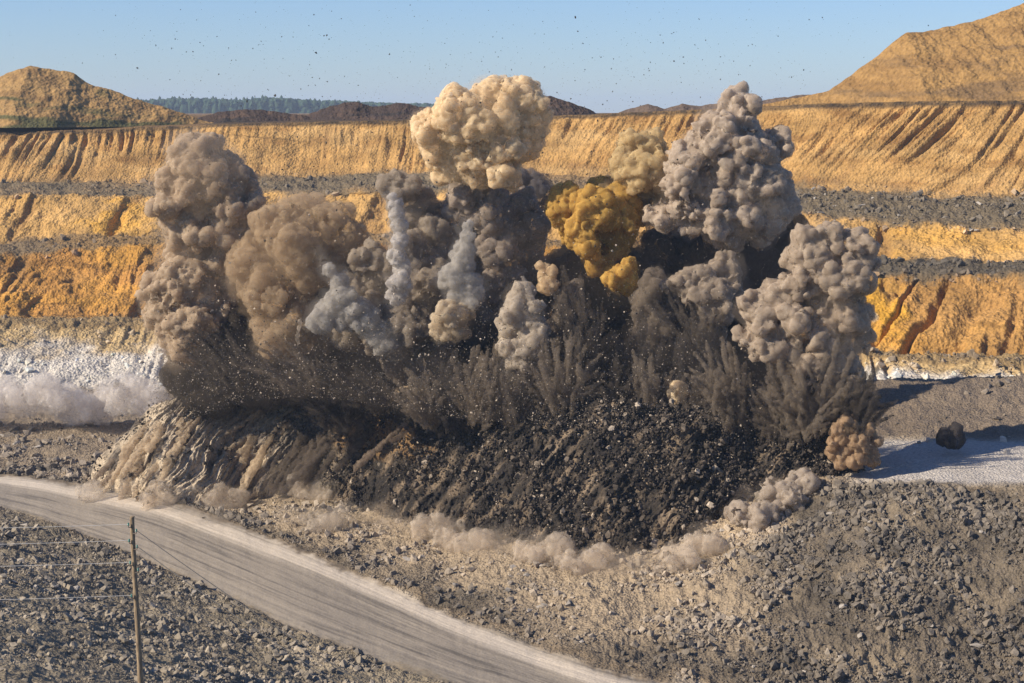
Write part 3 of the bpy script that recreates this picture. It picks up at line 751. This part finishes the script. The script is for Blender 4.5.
rs = np.random.RandomState(8)
n = 21000
dn = (1 - .86 * HL) * (HTT > -.02) * (HTT < 1.02) * np.clip(.35 + 1.5 * fbm(HV[..., 0] / 5, HV[..., 2] / 4, 3, 3), .05, 2)
pi = rs.choice(dn.size, n, p=(dn / dn.sum()).ravel()); r_, c_ = np.unravel_index(pi, dn.shape)
pos = HV[r_, c_] + rs.normal(size=(n, 3)) * [.2, .5, .35] - [0, .25, 0]
size = np.clip(.12 * rs.pareto(2.3, n) + .1, .08, .6)
cols = np.where(rs.rand(n, 1) < .07, C3(.34, .275, .20), np.where(rs.rand(n, 1) < .45, C3(.10, .079, .058), C3(.032, .026, .021))) * rs.uniform(.7, 1.4, (n, 1))
o = scatter_mesh('rubble', pos, size, cols, 6, M_rock)
tag(o, 'dark broken rock tumbling over the blasted heap', 'rubble', kind='stuff')

# ------------------------------------------------------------------ jets of soil fanning up from the heap
JM = {}
def jet(px, py, h, hw, lean, label, seed, col=(.26, .21, .16), n=60, Y=244, wid=1.0, grav=.35, grp='jets of soil over the heap', dens=.6, skin=.14, vox=.17, base=.22, ydir=0.0, name='soil_jet', cat='soil jet', vd=-.25):
    """soil flung out of the heap: a sheaf of curved tongues grown together and roughened"""
    rs = np.random.RandomState(seed); k = Y / F; NR, NS = 12, 8
    V = []; Fa = []; off = 0
    org = W(px, py, Y)
    for i in range(n):
        a = rs.uniform(-1, 1); L = h * k * rs.uniform(.3, 1.0) * (1 - .3 * abs(a))
        b0 = np.array([rs.normal() * hw * base * k, rs.normal() * 1.8, rs.uniform(-2.5, .0)])
        dirv = np.array([(a * hw + lean) / h, rs.uniform(-.45, .3) + ydir, 1.0])
        tt = np.linspace(0, 1, NR); s0 = rs.uniform(0, .3)
        q = s0 + (1 - s0) * tt
        pth = b0 + np.outer(q * L, dirv); pth[:, 2] -= grav * L * q ** 2 * (.35 + abs(a) * .9); pth[:, 0] += a * q ** 2 * L * .15
        pth += np.cumsum(rs.normal(size=(NR, 3)) * .07, 0)
        rad = wid * rs.uniform(.35, 1.1) * np.sqrt(np.clip(1 - (2 * tt - 1) ** 4, 0.01, 1)) * (.35 + .65 * tt) * (1 + .25 * rs.normal(size=NR))
        rad = np.maximum(rad, .05)
        th = np.linspace(0, 2 * np.pi, NS, endpoint=False)
        ring = np.stack([np.cos(th), np.sin(th), 0 * th], -1)
        v = pth[:, None] + ring[None] * rad[:, None, None]
        V.append(v.reshape(-1, 3)); V.append(pth[[0, -1]])
        idx = np.arange(NR * NS).reshape(NR, NS); nx_ = np.roll(idx, -1, 1)
        f = np.stack([idx[:-1], nx_[:-1], nx_[1:], idx[1:]], -1).reshape(-1, 4)
        f3 = np.concatenate([f[:, [0, 1, 2]], f[:, [0, 2, 3]], [[nx_[0, j], idx[0, j], NR * NS] for j in range(NS)], [[idx[-1, j], nx_[-1, j], NR * NS + 1] for j in range(NS)]])
        Fa.append(f3 + off); off += NR * NS + 2
    me = mesh_np('soil_jet', np.concatenate(V), np.concatenate(Fa), False)
    tmp = bpy.data.objects.new('tmp', me); COL.objects.link(tmp); tmp.location = org
    m = tmp.modifiers.new('r', 'REMESH'); m.mode = 'VOXEL'; m.voxel_size = vox; m.use_smooth_shade = True
    for kd, sz, am in (('v', .9, vd), ('c', .3, .55)):
        m = tmp.modifiers.new('d', 'DISPLACE'); m.texture = tex(kd, sz); m.texture_coords = 'GLOBAL'; m.strength = am; m.mid_level = .45
    out = bpy.data.meshes.new_from_object(tmp.evaluated_get(bpy.context.evaluated_depsgraph_get()))
    bpy.data.objects.remove(tmp); bpy.data.meshes.remove(me)
    out.name = 'soil_jet'; out.materials.clear(); out = main_island(out); out.name = name
    if (col, dens) not in JM: JM[(col, dens)] = smoke_mat('flung_soil', col, dens, skin)
    o = link(name, out, JM[(col, dens)]); o.location = org
    tag(o, label, cat, grp)
PJ = (.44, .37, .29)
jets = [
 (255,392,95,70,-55,'dark soil jet sweeping left at the foot of the tall tan mushroom plume'),
 (325,392,80,75,-70,'low soil jet leaning left between the ochre plume and the pale slanting jet'),
 (385,405,70,60,-60,'low soil jet leaning left below the thin white column'),
 (432,418,80,34,-18,'feathered soil jet below the small buff puff'),
 (480,418,105,36,8,'feathered soil jet left of the narrow light tan column'),
 (512,416,75,24,0,'short soil jet at the foot of the narrow light tan column'),
 (560,412,120,52,12,'broad soil jet right of the narrow light tan column'),
 (612,418,85,28,8,'dark spiky soil jet under the small mustard puff'),
 (652,422,95,34,-8,'brown soil jet just left of the tiny cream puff'),
 (694,424,80,36,12,'low feathered soil jet just right of the tiny cream puff'),
 (738,428,125,40,-22,'curving soil jet under the brown knot of dust'),
 (772,430,95,36,0,'short soil jet at the left foot of the right end plume'),
 (808,430,125,66,6,'wide grey fan of soil under the right end plume'),
 (846,428,85,36,22,'dark soil jet at the extreme right end of the heap'),
]
for i, j in enumerate(jets):
    jet(*j, seed=100 + i, n=190 if i != 12 else 280, wid=.37, col=[(.05,.04,.03),(.085,.067,.05),(.16,.126,.09)][[0,1,0,2,2,1,2,0,2,1,2,1,2,0][i]], Y=[262,258,254,250,248,246,244,243,242,239,235,232,228,227][i])
for i, (x_, h_, w_, l_, lb_) in enumerate([
 (585,165,40,-10,'tall black jet of soil left of the small mustard puff'),
 (632,150,44,6,'tall black jet of soil right of the small mustard puff'),
 (678,130,40,-6,'tall dark jet of soil behind the tiny cream puff'),
 (455,95,44,0,'dark jet of soil behind the small buff puff'),
 (345,90,60,-50,'dark jet of soil sweeping left behind the pale slanting jet'),
 (530,120,36,10,'dark jet of soil behind the narrow light tan column')]):
    jet(x_, 425, h_, w_, l_, lb_, 160 + i, (.045, .037, .03), n=150, Y=252 if x_ > 400 else 262, wid=.55, dens=.5)
jet(545, 330, 115, 10, -22, 'thin pale streak of soil leaning left above the broad jet', 130, PJ, 14, 248, .35, .1, dens=.3)
jet(300, 335, 75, 8, -18, 'thin pale streak of soil beside the ochre brown plume', 132, PJ, 12, 262, .3, .1, dens=.3)
jet(592, 385, 150, 26, -24, 'tall grey veil of fine soil in front of the black smoke', 133, (.085,.067,.05), 120, 252, .36, .12, dens=.3, skin=.14)
jet(712, 372, 130, 40, -45, 'tall faint veil of fine soil leaning left under the khaki plume', 134, (.11,.088,.066), 120, 252, .36, .12, dens=.3, skin=.14)

BG, BR, DB = (.54, .42, .275), (.25, .185, .125), (.10, .078, .058)
surges = [
 (285,392,-88,60,-130,BG,'longest beige surge of dust pouring down to the road at the left of the heap',85,.95),
 (215,398,-78,40,-62,BG,'beige surge of dust at the extreme left end of the heap',85,.95),
 (172,412,-60,34,-32,BG,'lowest beige surge spreading at the left tip of the heap toward the road',70,.9),
 (250,384,-90,45,-110,BR,'brown surge of falling dust on the upper left of the heap',60,.8),
 (195,405,-78,36,-58,BR,'narrow brown surge between the two beige ones at the left end',50,.7),
 (300,400,-80,40,-75,BR,'brown surge of dust falling where the beige slope turns dark',70,.9),
 (262,420,-68,35,-45,BG,'short pale surge curling onto the road in the middle of the left slope',80,.9),
 (325,420,-62,34,-40,DB,'dark surge of soil tumbling just right of the beige dust',60,.8),
 (385,395,-70,50,-95,DB,'dark sweeping surge of soil high on the heap under the pale slanting jet',60,.7),
 (430,408,-50,50,-60,BR,'brown sweeping surge of soil on the heap under the feathered jets',34,.6),
 (535,425,-42,50,-50,DB,'short dark surge of soil down the middle of the heap',34,.6),
 (640,420,-62,44,-44,DB,'short dark surge of soil down the right of the heap',30,.6),
]
for i, (x_, y_, h_, hw_, ln_, cl_, lb_, n_, wd_) in enumerate(surges):
    c_ = int(np.clip(np.interp(x_, np.linspace(HPX[0], HPX[-1], HV.shape[1]), np.arange(HV.shape[1])), 0, HV.shape[1] - 1))
    r_ = int(np.argmin(np.abs(HPY[:240, c_] - y_)))
    jet(x_, y_, h_, hw_, ln_, lb_, 300 + i, cl_, n=n_, Y=float(HV[r_, c_, 1]) - .3, wid=wd_, grav=-.25, grp='surges of dust and soil down the heap', dens=.5, skin=.3, base=.9, ydir=1.05, name='dust_surge', cat='dust surge', vd=-.35)

# ------------------------------------------------------------------ rolling dust along the toe of the heap
def along(pts, n, r, seed, jit=9, dy=0.0, up=0.0):
    rs = np.random.RandomState(seed); t = np.linspace(0, 1, n); q = np.linspace(0, 1, len(pts)); out = []
    for i in range(n):
        x = np.interp(t[i], q, [p[0] for p in pts]) + rs.uniform(-jit, jit); y = np.interp(t[i], q, [p[1] for p in pts]) + rs.uniform(-jit, jit) * .6
        rr = r[0] + (r[1] - r[0]) * rs.rand() ** 2; g = terr(x, y + rr * .5)
        out.append((x, y, rr, g[1] - 1.6 + dy))
    return out
def ground_dust(pts, n, r, seed, mat, label, **k):
    b = along(pts, n, r, seed, **k); Ym = float(np.mean([q[3] for q in b])); b = [(q[0], q[1], q[2], q[3] - Ym) for q in b]
    plume('dust_cloud', b, Ym, mat, label, 'dust cloud', 'ground dust clouds', seed, vox=.25, n2=9, n3=6, disp=((1.6,.9),(.6,.35)), wob=.7)
ground_dust([(96,474),(125,490),(160,498),(200,503),(235,500)], 80, (1.2,9), 31, SK, 'beige dust rolling onto the road at the left end of the heap', jit=12)
ground_dust([(240,500),(270,494),(300,486),(318,480),(330,500)], 70, (1.2,10), 32, SK, 'beige dust billowing at the toe of the heap where the road passes closest', jit=16)
ground_dust([(335,500),(370,513),(410,524),(450,532),(490,544)], 120, (1.2,9), 33, SK, 'beige dust rolling along the toe of the heap above the road', jit=15)
ground_dust([(490,540),(520,546),(545,550),(575,560),(600,566)], 95, (1.2,9), 34, SK, 'creamy dust roll at the toe of the heap, bottom centre', jit=14)
ground_dust([(610,566),(640,566),(670,560),(695,545),(712,520)], 85, (1.2,8), 35, SK, 'thin beige dust at the lowest right toe of the heap', jit=14)
SK2 = smoke_mat('thin_beige_dust', (.58, .49, .38), .09, .03)
ground_dust([(290,512),(340,520),(390,532),(450,545),(510,560),(570,575),(640,578)], 70, (2,10), 38, SK2, 'broad thin beige dust spilling down the bank below the heap', jit=14)
ground_dust([(60,486),(120,500),(190,512),(260,520),(330,545),(400,585),(450,610)], 60, (2,9), 39, SK2, 'thin pale dust trailing along the far edge of the road', jit=10)
BP = smoke_mat('beige_grey_puffs', (.44, .36, .275), .9, .45)
ground_dust([(712,505),(722,485),(740,480),(750,500),(775,490),(800,478),(790,500),(770,515),(745,520),(730,510),(760,480),(815,490)], 60, (4,7.5), 36, BP, 'knobbly beige grey puffs spilling over the edge of the right bench', jit=7)
ground_dust([(195,400),(215,398),(235,408),(222,420)], 9, (6,10), 37, SK, 'small beige swirl on the upper left of the heap', jit=5, dy=-14)

# ------------------------------------------------------------------ flung stones in the air
def flying():
    rs = np.random.RandomState(55)
    me_ = []
    for v, f in rock_variants(8, 17, .8):
        m = mesh_np('flying_rock', v, f, False); set_col(m, np.tile(C3(.06, .052, .045), (len(v), 1))); m.materials.append(M_rock); me_.append(m)
    def one(px, py, s, lab, grp):
        o = bpy.data.objects.new('flying_rock', me_[rs.randint(8)]); COL.objects.link(o)
        o.location = W(px, py, 250 + rs.uniform(-14, 14)); o.scale = (s, s * rs.uniform(.7, 1.1), s * rs.uniform(.7, 1.2)); o.rotation_euler = rs.uniform(0, 6.28, 3)
        tag(o, lab, 'flying rock', grp)
    for i in range(200):
        px = np.clip(rs.normal(rs.choice([250, 480, 700]), 95), 30, 960); py = 108 * rs.rand() ** .65
        one(px, py, rs.uniform(.07, .13) * (1.7 if rs.rand() < .1 else 1), 'tiny dark stone flung high against the blue sky', 'stones flung against the sky')
    for i in range(100):
        px = rs.uniform(255, 700); py = rs.uniform(112, 235)
        one(px, py, rs.uniform(.09, .2), 'small dark stone in the air before the sandy pit wall between the plumes', 'stones flung before the pit wall')
flying()
def gravel():
    rs = np.random.RandomState(56); n = 15000
    px = rs.uniform(150, 875, n); base = np.interp(px, HPX, HT); 
    py = base + 25 - rs.exponential(62, n); 
    k = py > np.interp(px, [150, 200, 300, 400, 500, 600, 700, 800, 875], [250, 160, 200, 170, 180, 200, 110, 220, 260]); px, py = px[k], py[k]; n = len(px)
    Y = np.interp(px, [150, 400, 875], [256, 244, 232]) + rs.uniform(-6, 5, n)
    pos = np.stack([(px - CX) / F * Y, Y, -(py - HY) / F * Y], -1)
    size = np.clip(.045 * (1 + rs.pareto(3, n)), .04, .2)
    cols = np.where(rs.rand(n, 1) < .45, C3(.42, .34, .25), C3(.06, .052, .045)) * rs.uniform(.7, 1.2, (n, 1))
    q = 1700; px2 = np.clip(rs.normal(rs.choice([250, 470, 700], q), 120), 10, 980); py2 = 112 * rs.rand(q) ** .7; Y2 = 250 + rs.uniform(-15, 15, q)
    pos = np.concatenate([pos, np.stack([(px2 - CX) / F * Y2, Y2, -(py2 - HY) / F * Y2], -1)]); size = np.concatenate([size, rs.uniform(.02, .06, q)]); cols = np.concatenate([cols, np.tile(C3(.06, .052, .045), (q, 1))])
    o = scatter_mesh('flying_gravel', pos, size, cols, 9, M_rock)
    tag(o, 'fine stones and grit hanging in the air over the heap', 'gravel', kind='stuff')
gravel()

def drift(pts, Y, col, dens, seed, lab):
    org = W(pts[0][0], pts[0][1], Y)
    base = bpy.data.meshes.new('dust_haze'); o = bpy.data.objects.new('dust_haze', base); COL.objects.link(o); o.location = org
    SMC['drift%d' % seed] = col
    class K: name = 'drift%d' % seed
    add_veil(o, pts, Y, K, org, seed, 1.1, dens)
    c = o.children[0]; me = c.data; bpy.data.objects.remove(c); o.data = me; me.name = 'dust_haze'
    tag(o, lab, 'dust haze', kind='stuff')
_r = np.random.RandomState(9)
drift([(x, 385 - 22 * _r.rand() + 10 * math.sin(x / 60), _r.uniform(20, 38), _r.uniform(-4, 4)) for x in np.arange(165, 860, 17.0)], 246, (.16, .125, .09), .009, 1, 'thin brown dust hanging among the soil jets')
drift([(x, 300 - 60 * _r.rand(), _r.uniform(22, 44), _r.uniform(-5, 5)) for x in np.arange(200, 840, 15.0)], 264, (.22, .17, .12), .009, 2, 'thin brown dust hanging among the plumes')

# ------------------------------------------------------------------ pole and wires
def pole():
    bpy_m, nn, out = new_mat('weathered_wood')
    bs = N(nn, 'ShaderNodeBsdfPrincipled'); bs.inputs['Roughness'].default_value = .85
    tc = N(nn, 'ShaderNodeTexCoord'); mp = N(nn, 'ShaderNodeMapping'); mp.inputs['Scale'].default_value = (14, 14, 1.1)
    no = N(nn, 'ShaderNodeTexNoise'); no.inputs['Scale'].default_value = 2; no.inputs['Detail'].default_value = 5
    cr = N(nn, 'ShaderNodeValToRGB'); cr.color_ramp.elements[0].position = .35; cr.color_ramp.elements[0].color = (.12, .08, .045, 1)
    cr.color_ramp.elements[1].position = .7; cr.color_ramp.elements[1].color = (.42, .31, .18, 1)
    nn.links.new(tc.outputs['Object'], mp.inputs[0]); nn.links.new(mp.outputs[0], no.inputs['Vector']); nn.links.new(no.outputs['Fac'], cr.inputs[0])
    nn.links.new(cr.outputs[0], bs.inputs['Base Color']); nn.links.new(bs.outputs[0], out.inputs[0])
    def simple(name, c, r=.4, met=0):
        m, k, oo = new_mat(name); b = N(k, 'ShaderNodeBsdfPrincipled'); b.inputs['Roughness'].default_value = r; b.inputs['Metallic'].default_value = met
        ns = N(k, 'ShaderNodeTexNoise'); ns.inputs['Scale'].default_value = 9; mx = N(k, 'ShaderNodeMix'); mx.data_type = 'RGBA'
        mx.inputs[6].default_value = (*[q * .7 for q in c], 1); mx.inputs[7].default_value = (*c, 1)
        k.links.new(ns.outputs['Fac'], mx.inputs[0]); k.links.new(mx.outputs[2], b.inputs['Base Color']); k.links.new(b.outputs[0], oo.inputs[0]); return m
    Yp = 100.0
    foot = W(143.5, 760, Yp); topp = W(132.5, 517, Yp)
    root = bpy.data.objects.new('utility_pole', None); COL.objects.link(root); root.location = foot
    tag(root, 'weathered wooden utility pole standing on the near rubble slope at the left', 'utility pole')
    d = topp - foot
    rs = np.random.RandomState(2); NR, NS = 40, 14; t = np.linspace(0, 1, NR); th = np.linspace(0, 2*np.pi, NS, endpoint=False)
    rad = .165 - .045 * t
    c = np.outer(t, d) + np.stack([.03 * np.sin(t * 5), 0 * t, 0 * t], -1)
    v = c[:, None] + np.stack([np.cos(th), np.sin(th), 0 * th], -1)[None] * (rad[:, None, None] * (1 + .05 * rs.normal(size=(NR, NS, 1)) * .5))
    V = np.concatenate([v.reshape(-1, 3), [d + [0, 0, .02]]]); idx = np.arange(NR*NS).reshape(NR, NS); nx_ = np.roll(idx, -1, 1)
    Fa = np.stack([idx[:-1], nx_[:-1], nx_[1:], idx[1:]], -1).reshape(-1, 4)
    Fa = np.concatenate([Fa, [[idx[-1, i], nx_[-1, i], NR*NS, NR*NS] for i in range(0)]]) if False else Fa
    me = mesh_np('post', V, Fa, True)
    link('post', me, bpy_m, root)
    bm = bmesh.new(); bmesh.ops.create_cone(bm, cap_ends=True, segments=14, radius1=.122, radius2=.105, depth=.05)
    me = bpy.data.meshes.new('top_cap'); bm.to_mesh(me); bm.free(); q = link('top_cap', me, bpy_m, root); q.location = d + np.array([0, 0, .02])
    steel = simple('rusty_steel', (.13, .10, .08), .6, .5); glass = simple('green_glass', (.06, .22, .17), .2); 
    wirem = simple('bare_wire', (.55, .53, .49), .6, .1); wired = simple('dark_cable', (.05, .045, .04), .5)
    att = []
    for pyv, side in ((527, -1), (533, 1), (543, -1), (549, 1), (565, -1), (572, 1), (598, -1)):
        u = (760 - pyv) / (760 - 517); cc = d * u
        bm = bmesh.new()
        path = [Vector((0, -.10, 0)), Vector((side * .14, -.17, 0)), Vector((side * .2, -.18, .03)), Vector((side * .2, -.18, .15))]
        for a, b in zip(path[:-1], path[1:]):
            L = (b - a).length; r = bmesh.ops.create_cone(bm, cap_ends=True, segments=8, radius1=.018, radius2=.018, depth=L)
            bmesh.ops.transform(bm, matrix=Matrix.Translation((a + b) / 2) @ (b - a).to_track_quat('Z', 'Y').to_matrix().to_4x4(), verts=r['verts'])
        me = bpy.data.meshes.new('insulator_hook'); bm.to_mesh(me); bm.free()
        hk = link('insulator_hook', me, steel, root); hk.location = cc
        prof = [(.0, .10), (.045, .10), (.06, .13), (.05, .16), (.035, .175), (.045, .19), (.05, .22), (.035, .25), (0, .26)]
        bm = bmesh.new(); vs = [bm.verts.new((p[0], 0, p[1])) for p in prof]
        es = [bm.edges.new((vs[i], vs[i+1])) for i in range(len(vs)-1)]
        bmesh.ops.spin(bm, geom=vs + es, angle=2*math.pi, steps=14, axis=(0,0,1), cent=(0,0,0)); bmesh.ops.remove_doubles(bm, verts=bm.verts, dist=1e-4)
        me = bpy.data.meshes.new('insulator'); bm.to_mesh(me); bm.free()
        for p in me.polygons: p.use_smooth = True
        q = link('insulator', me, glass, hk); q.location = (side * .2, -.18, 0)
        att.append(foot + cc + np.array([side * .2, -.18, .18]))
    def wire(a, b, sag, r, mat, lab, grp=None):
        cu = bpy.data.curves.new('power_line', 'CURVE'); cu.dimensions = '3D'; cu.bevel_depth = r; cu.bevel_resolution = 1
        sp = cu.splines.new('POLY'); sp.points.add(30)
        for i in range(31):
            t = i / 30; p = a * (1 - t) + b * t; sp.points[i].co = (p[0] - a[0], p[1] - a[1], p[2] - a[2] - sag * 4 * t * (1 - t), 1)
        tmp = bpy.data.objects.new('tmp', cu); COL.objects.link(tmp); me = bpy.data.meshes.new_from_object(tmp.evaluated_get(bpy.context.evaluated_depsgraph_get()))
        bpy.data.objects.remove(tmp); me.name = 'power_line'; me.materials.clear(); o = link('power_line', me, mat); o.location = a; tag(o, lab, 'power line', grp)
    wl = 'wires running left from the pole'
    for k, (i, py2, nm) in enumerate(((0, 524, 'topmost pale wire running left from the wooden pole'), (2, 541, 'second pale wire from the top running left from the pole'),
                                  (4, 563, 'third pale wire from the top running left from the pole'), (6, 597, 'lowest pale wire running left from the wooden pole'))):
        wire(att[i], W(-420, py2 + 2, Yp + 3), .25, .012, wirem, nm, wl)
    wr_ = 'cables running right from the pole'
    wire(att[1], W(760, 900, 80), .9, .022, wired, 'upper dark cable running down to the right from the pole', wr_)
    wire(att[3], W(720, 905, 79), .7, .022, wired, 'middle dark cable running down to the right from the pole', wr_)
    wire(att[5], W(680, 930, 78), .6, .012, wired, 'lowest dark cable running down to the right from the pole', wr_)
pole()

# ------------------------------------------------------------------ air
def haze():
    m, n, out = new_mat('thin_air')
    pv = N(n, 'ShaderNodeVolumePrincipled'); pv.inputs['Color'].default_value = (.60, .76, .98, 1); pv.inputs['Density'].default_value = 0.0001; pv.inputs['Anisotropy'].default_value = .1
    n.links.new(pv.outputs[0], out.inputs['Volume'])
    bm = bmesh.new(); bmesh.ops.create_cube(bm, size=1)
    me = bpy.data.meshes.new('haze'); bm.to_mesh(me); bm.free()
    o = link('haze', me, m); o.scale = (16000, 9800, 150); o.location = (0, 4500, -2); tag(o, 'thin blue air between the camera and the far wood', 'haze', kind='stuff')
haze()
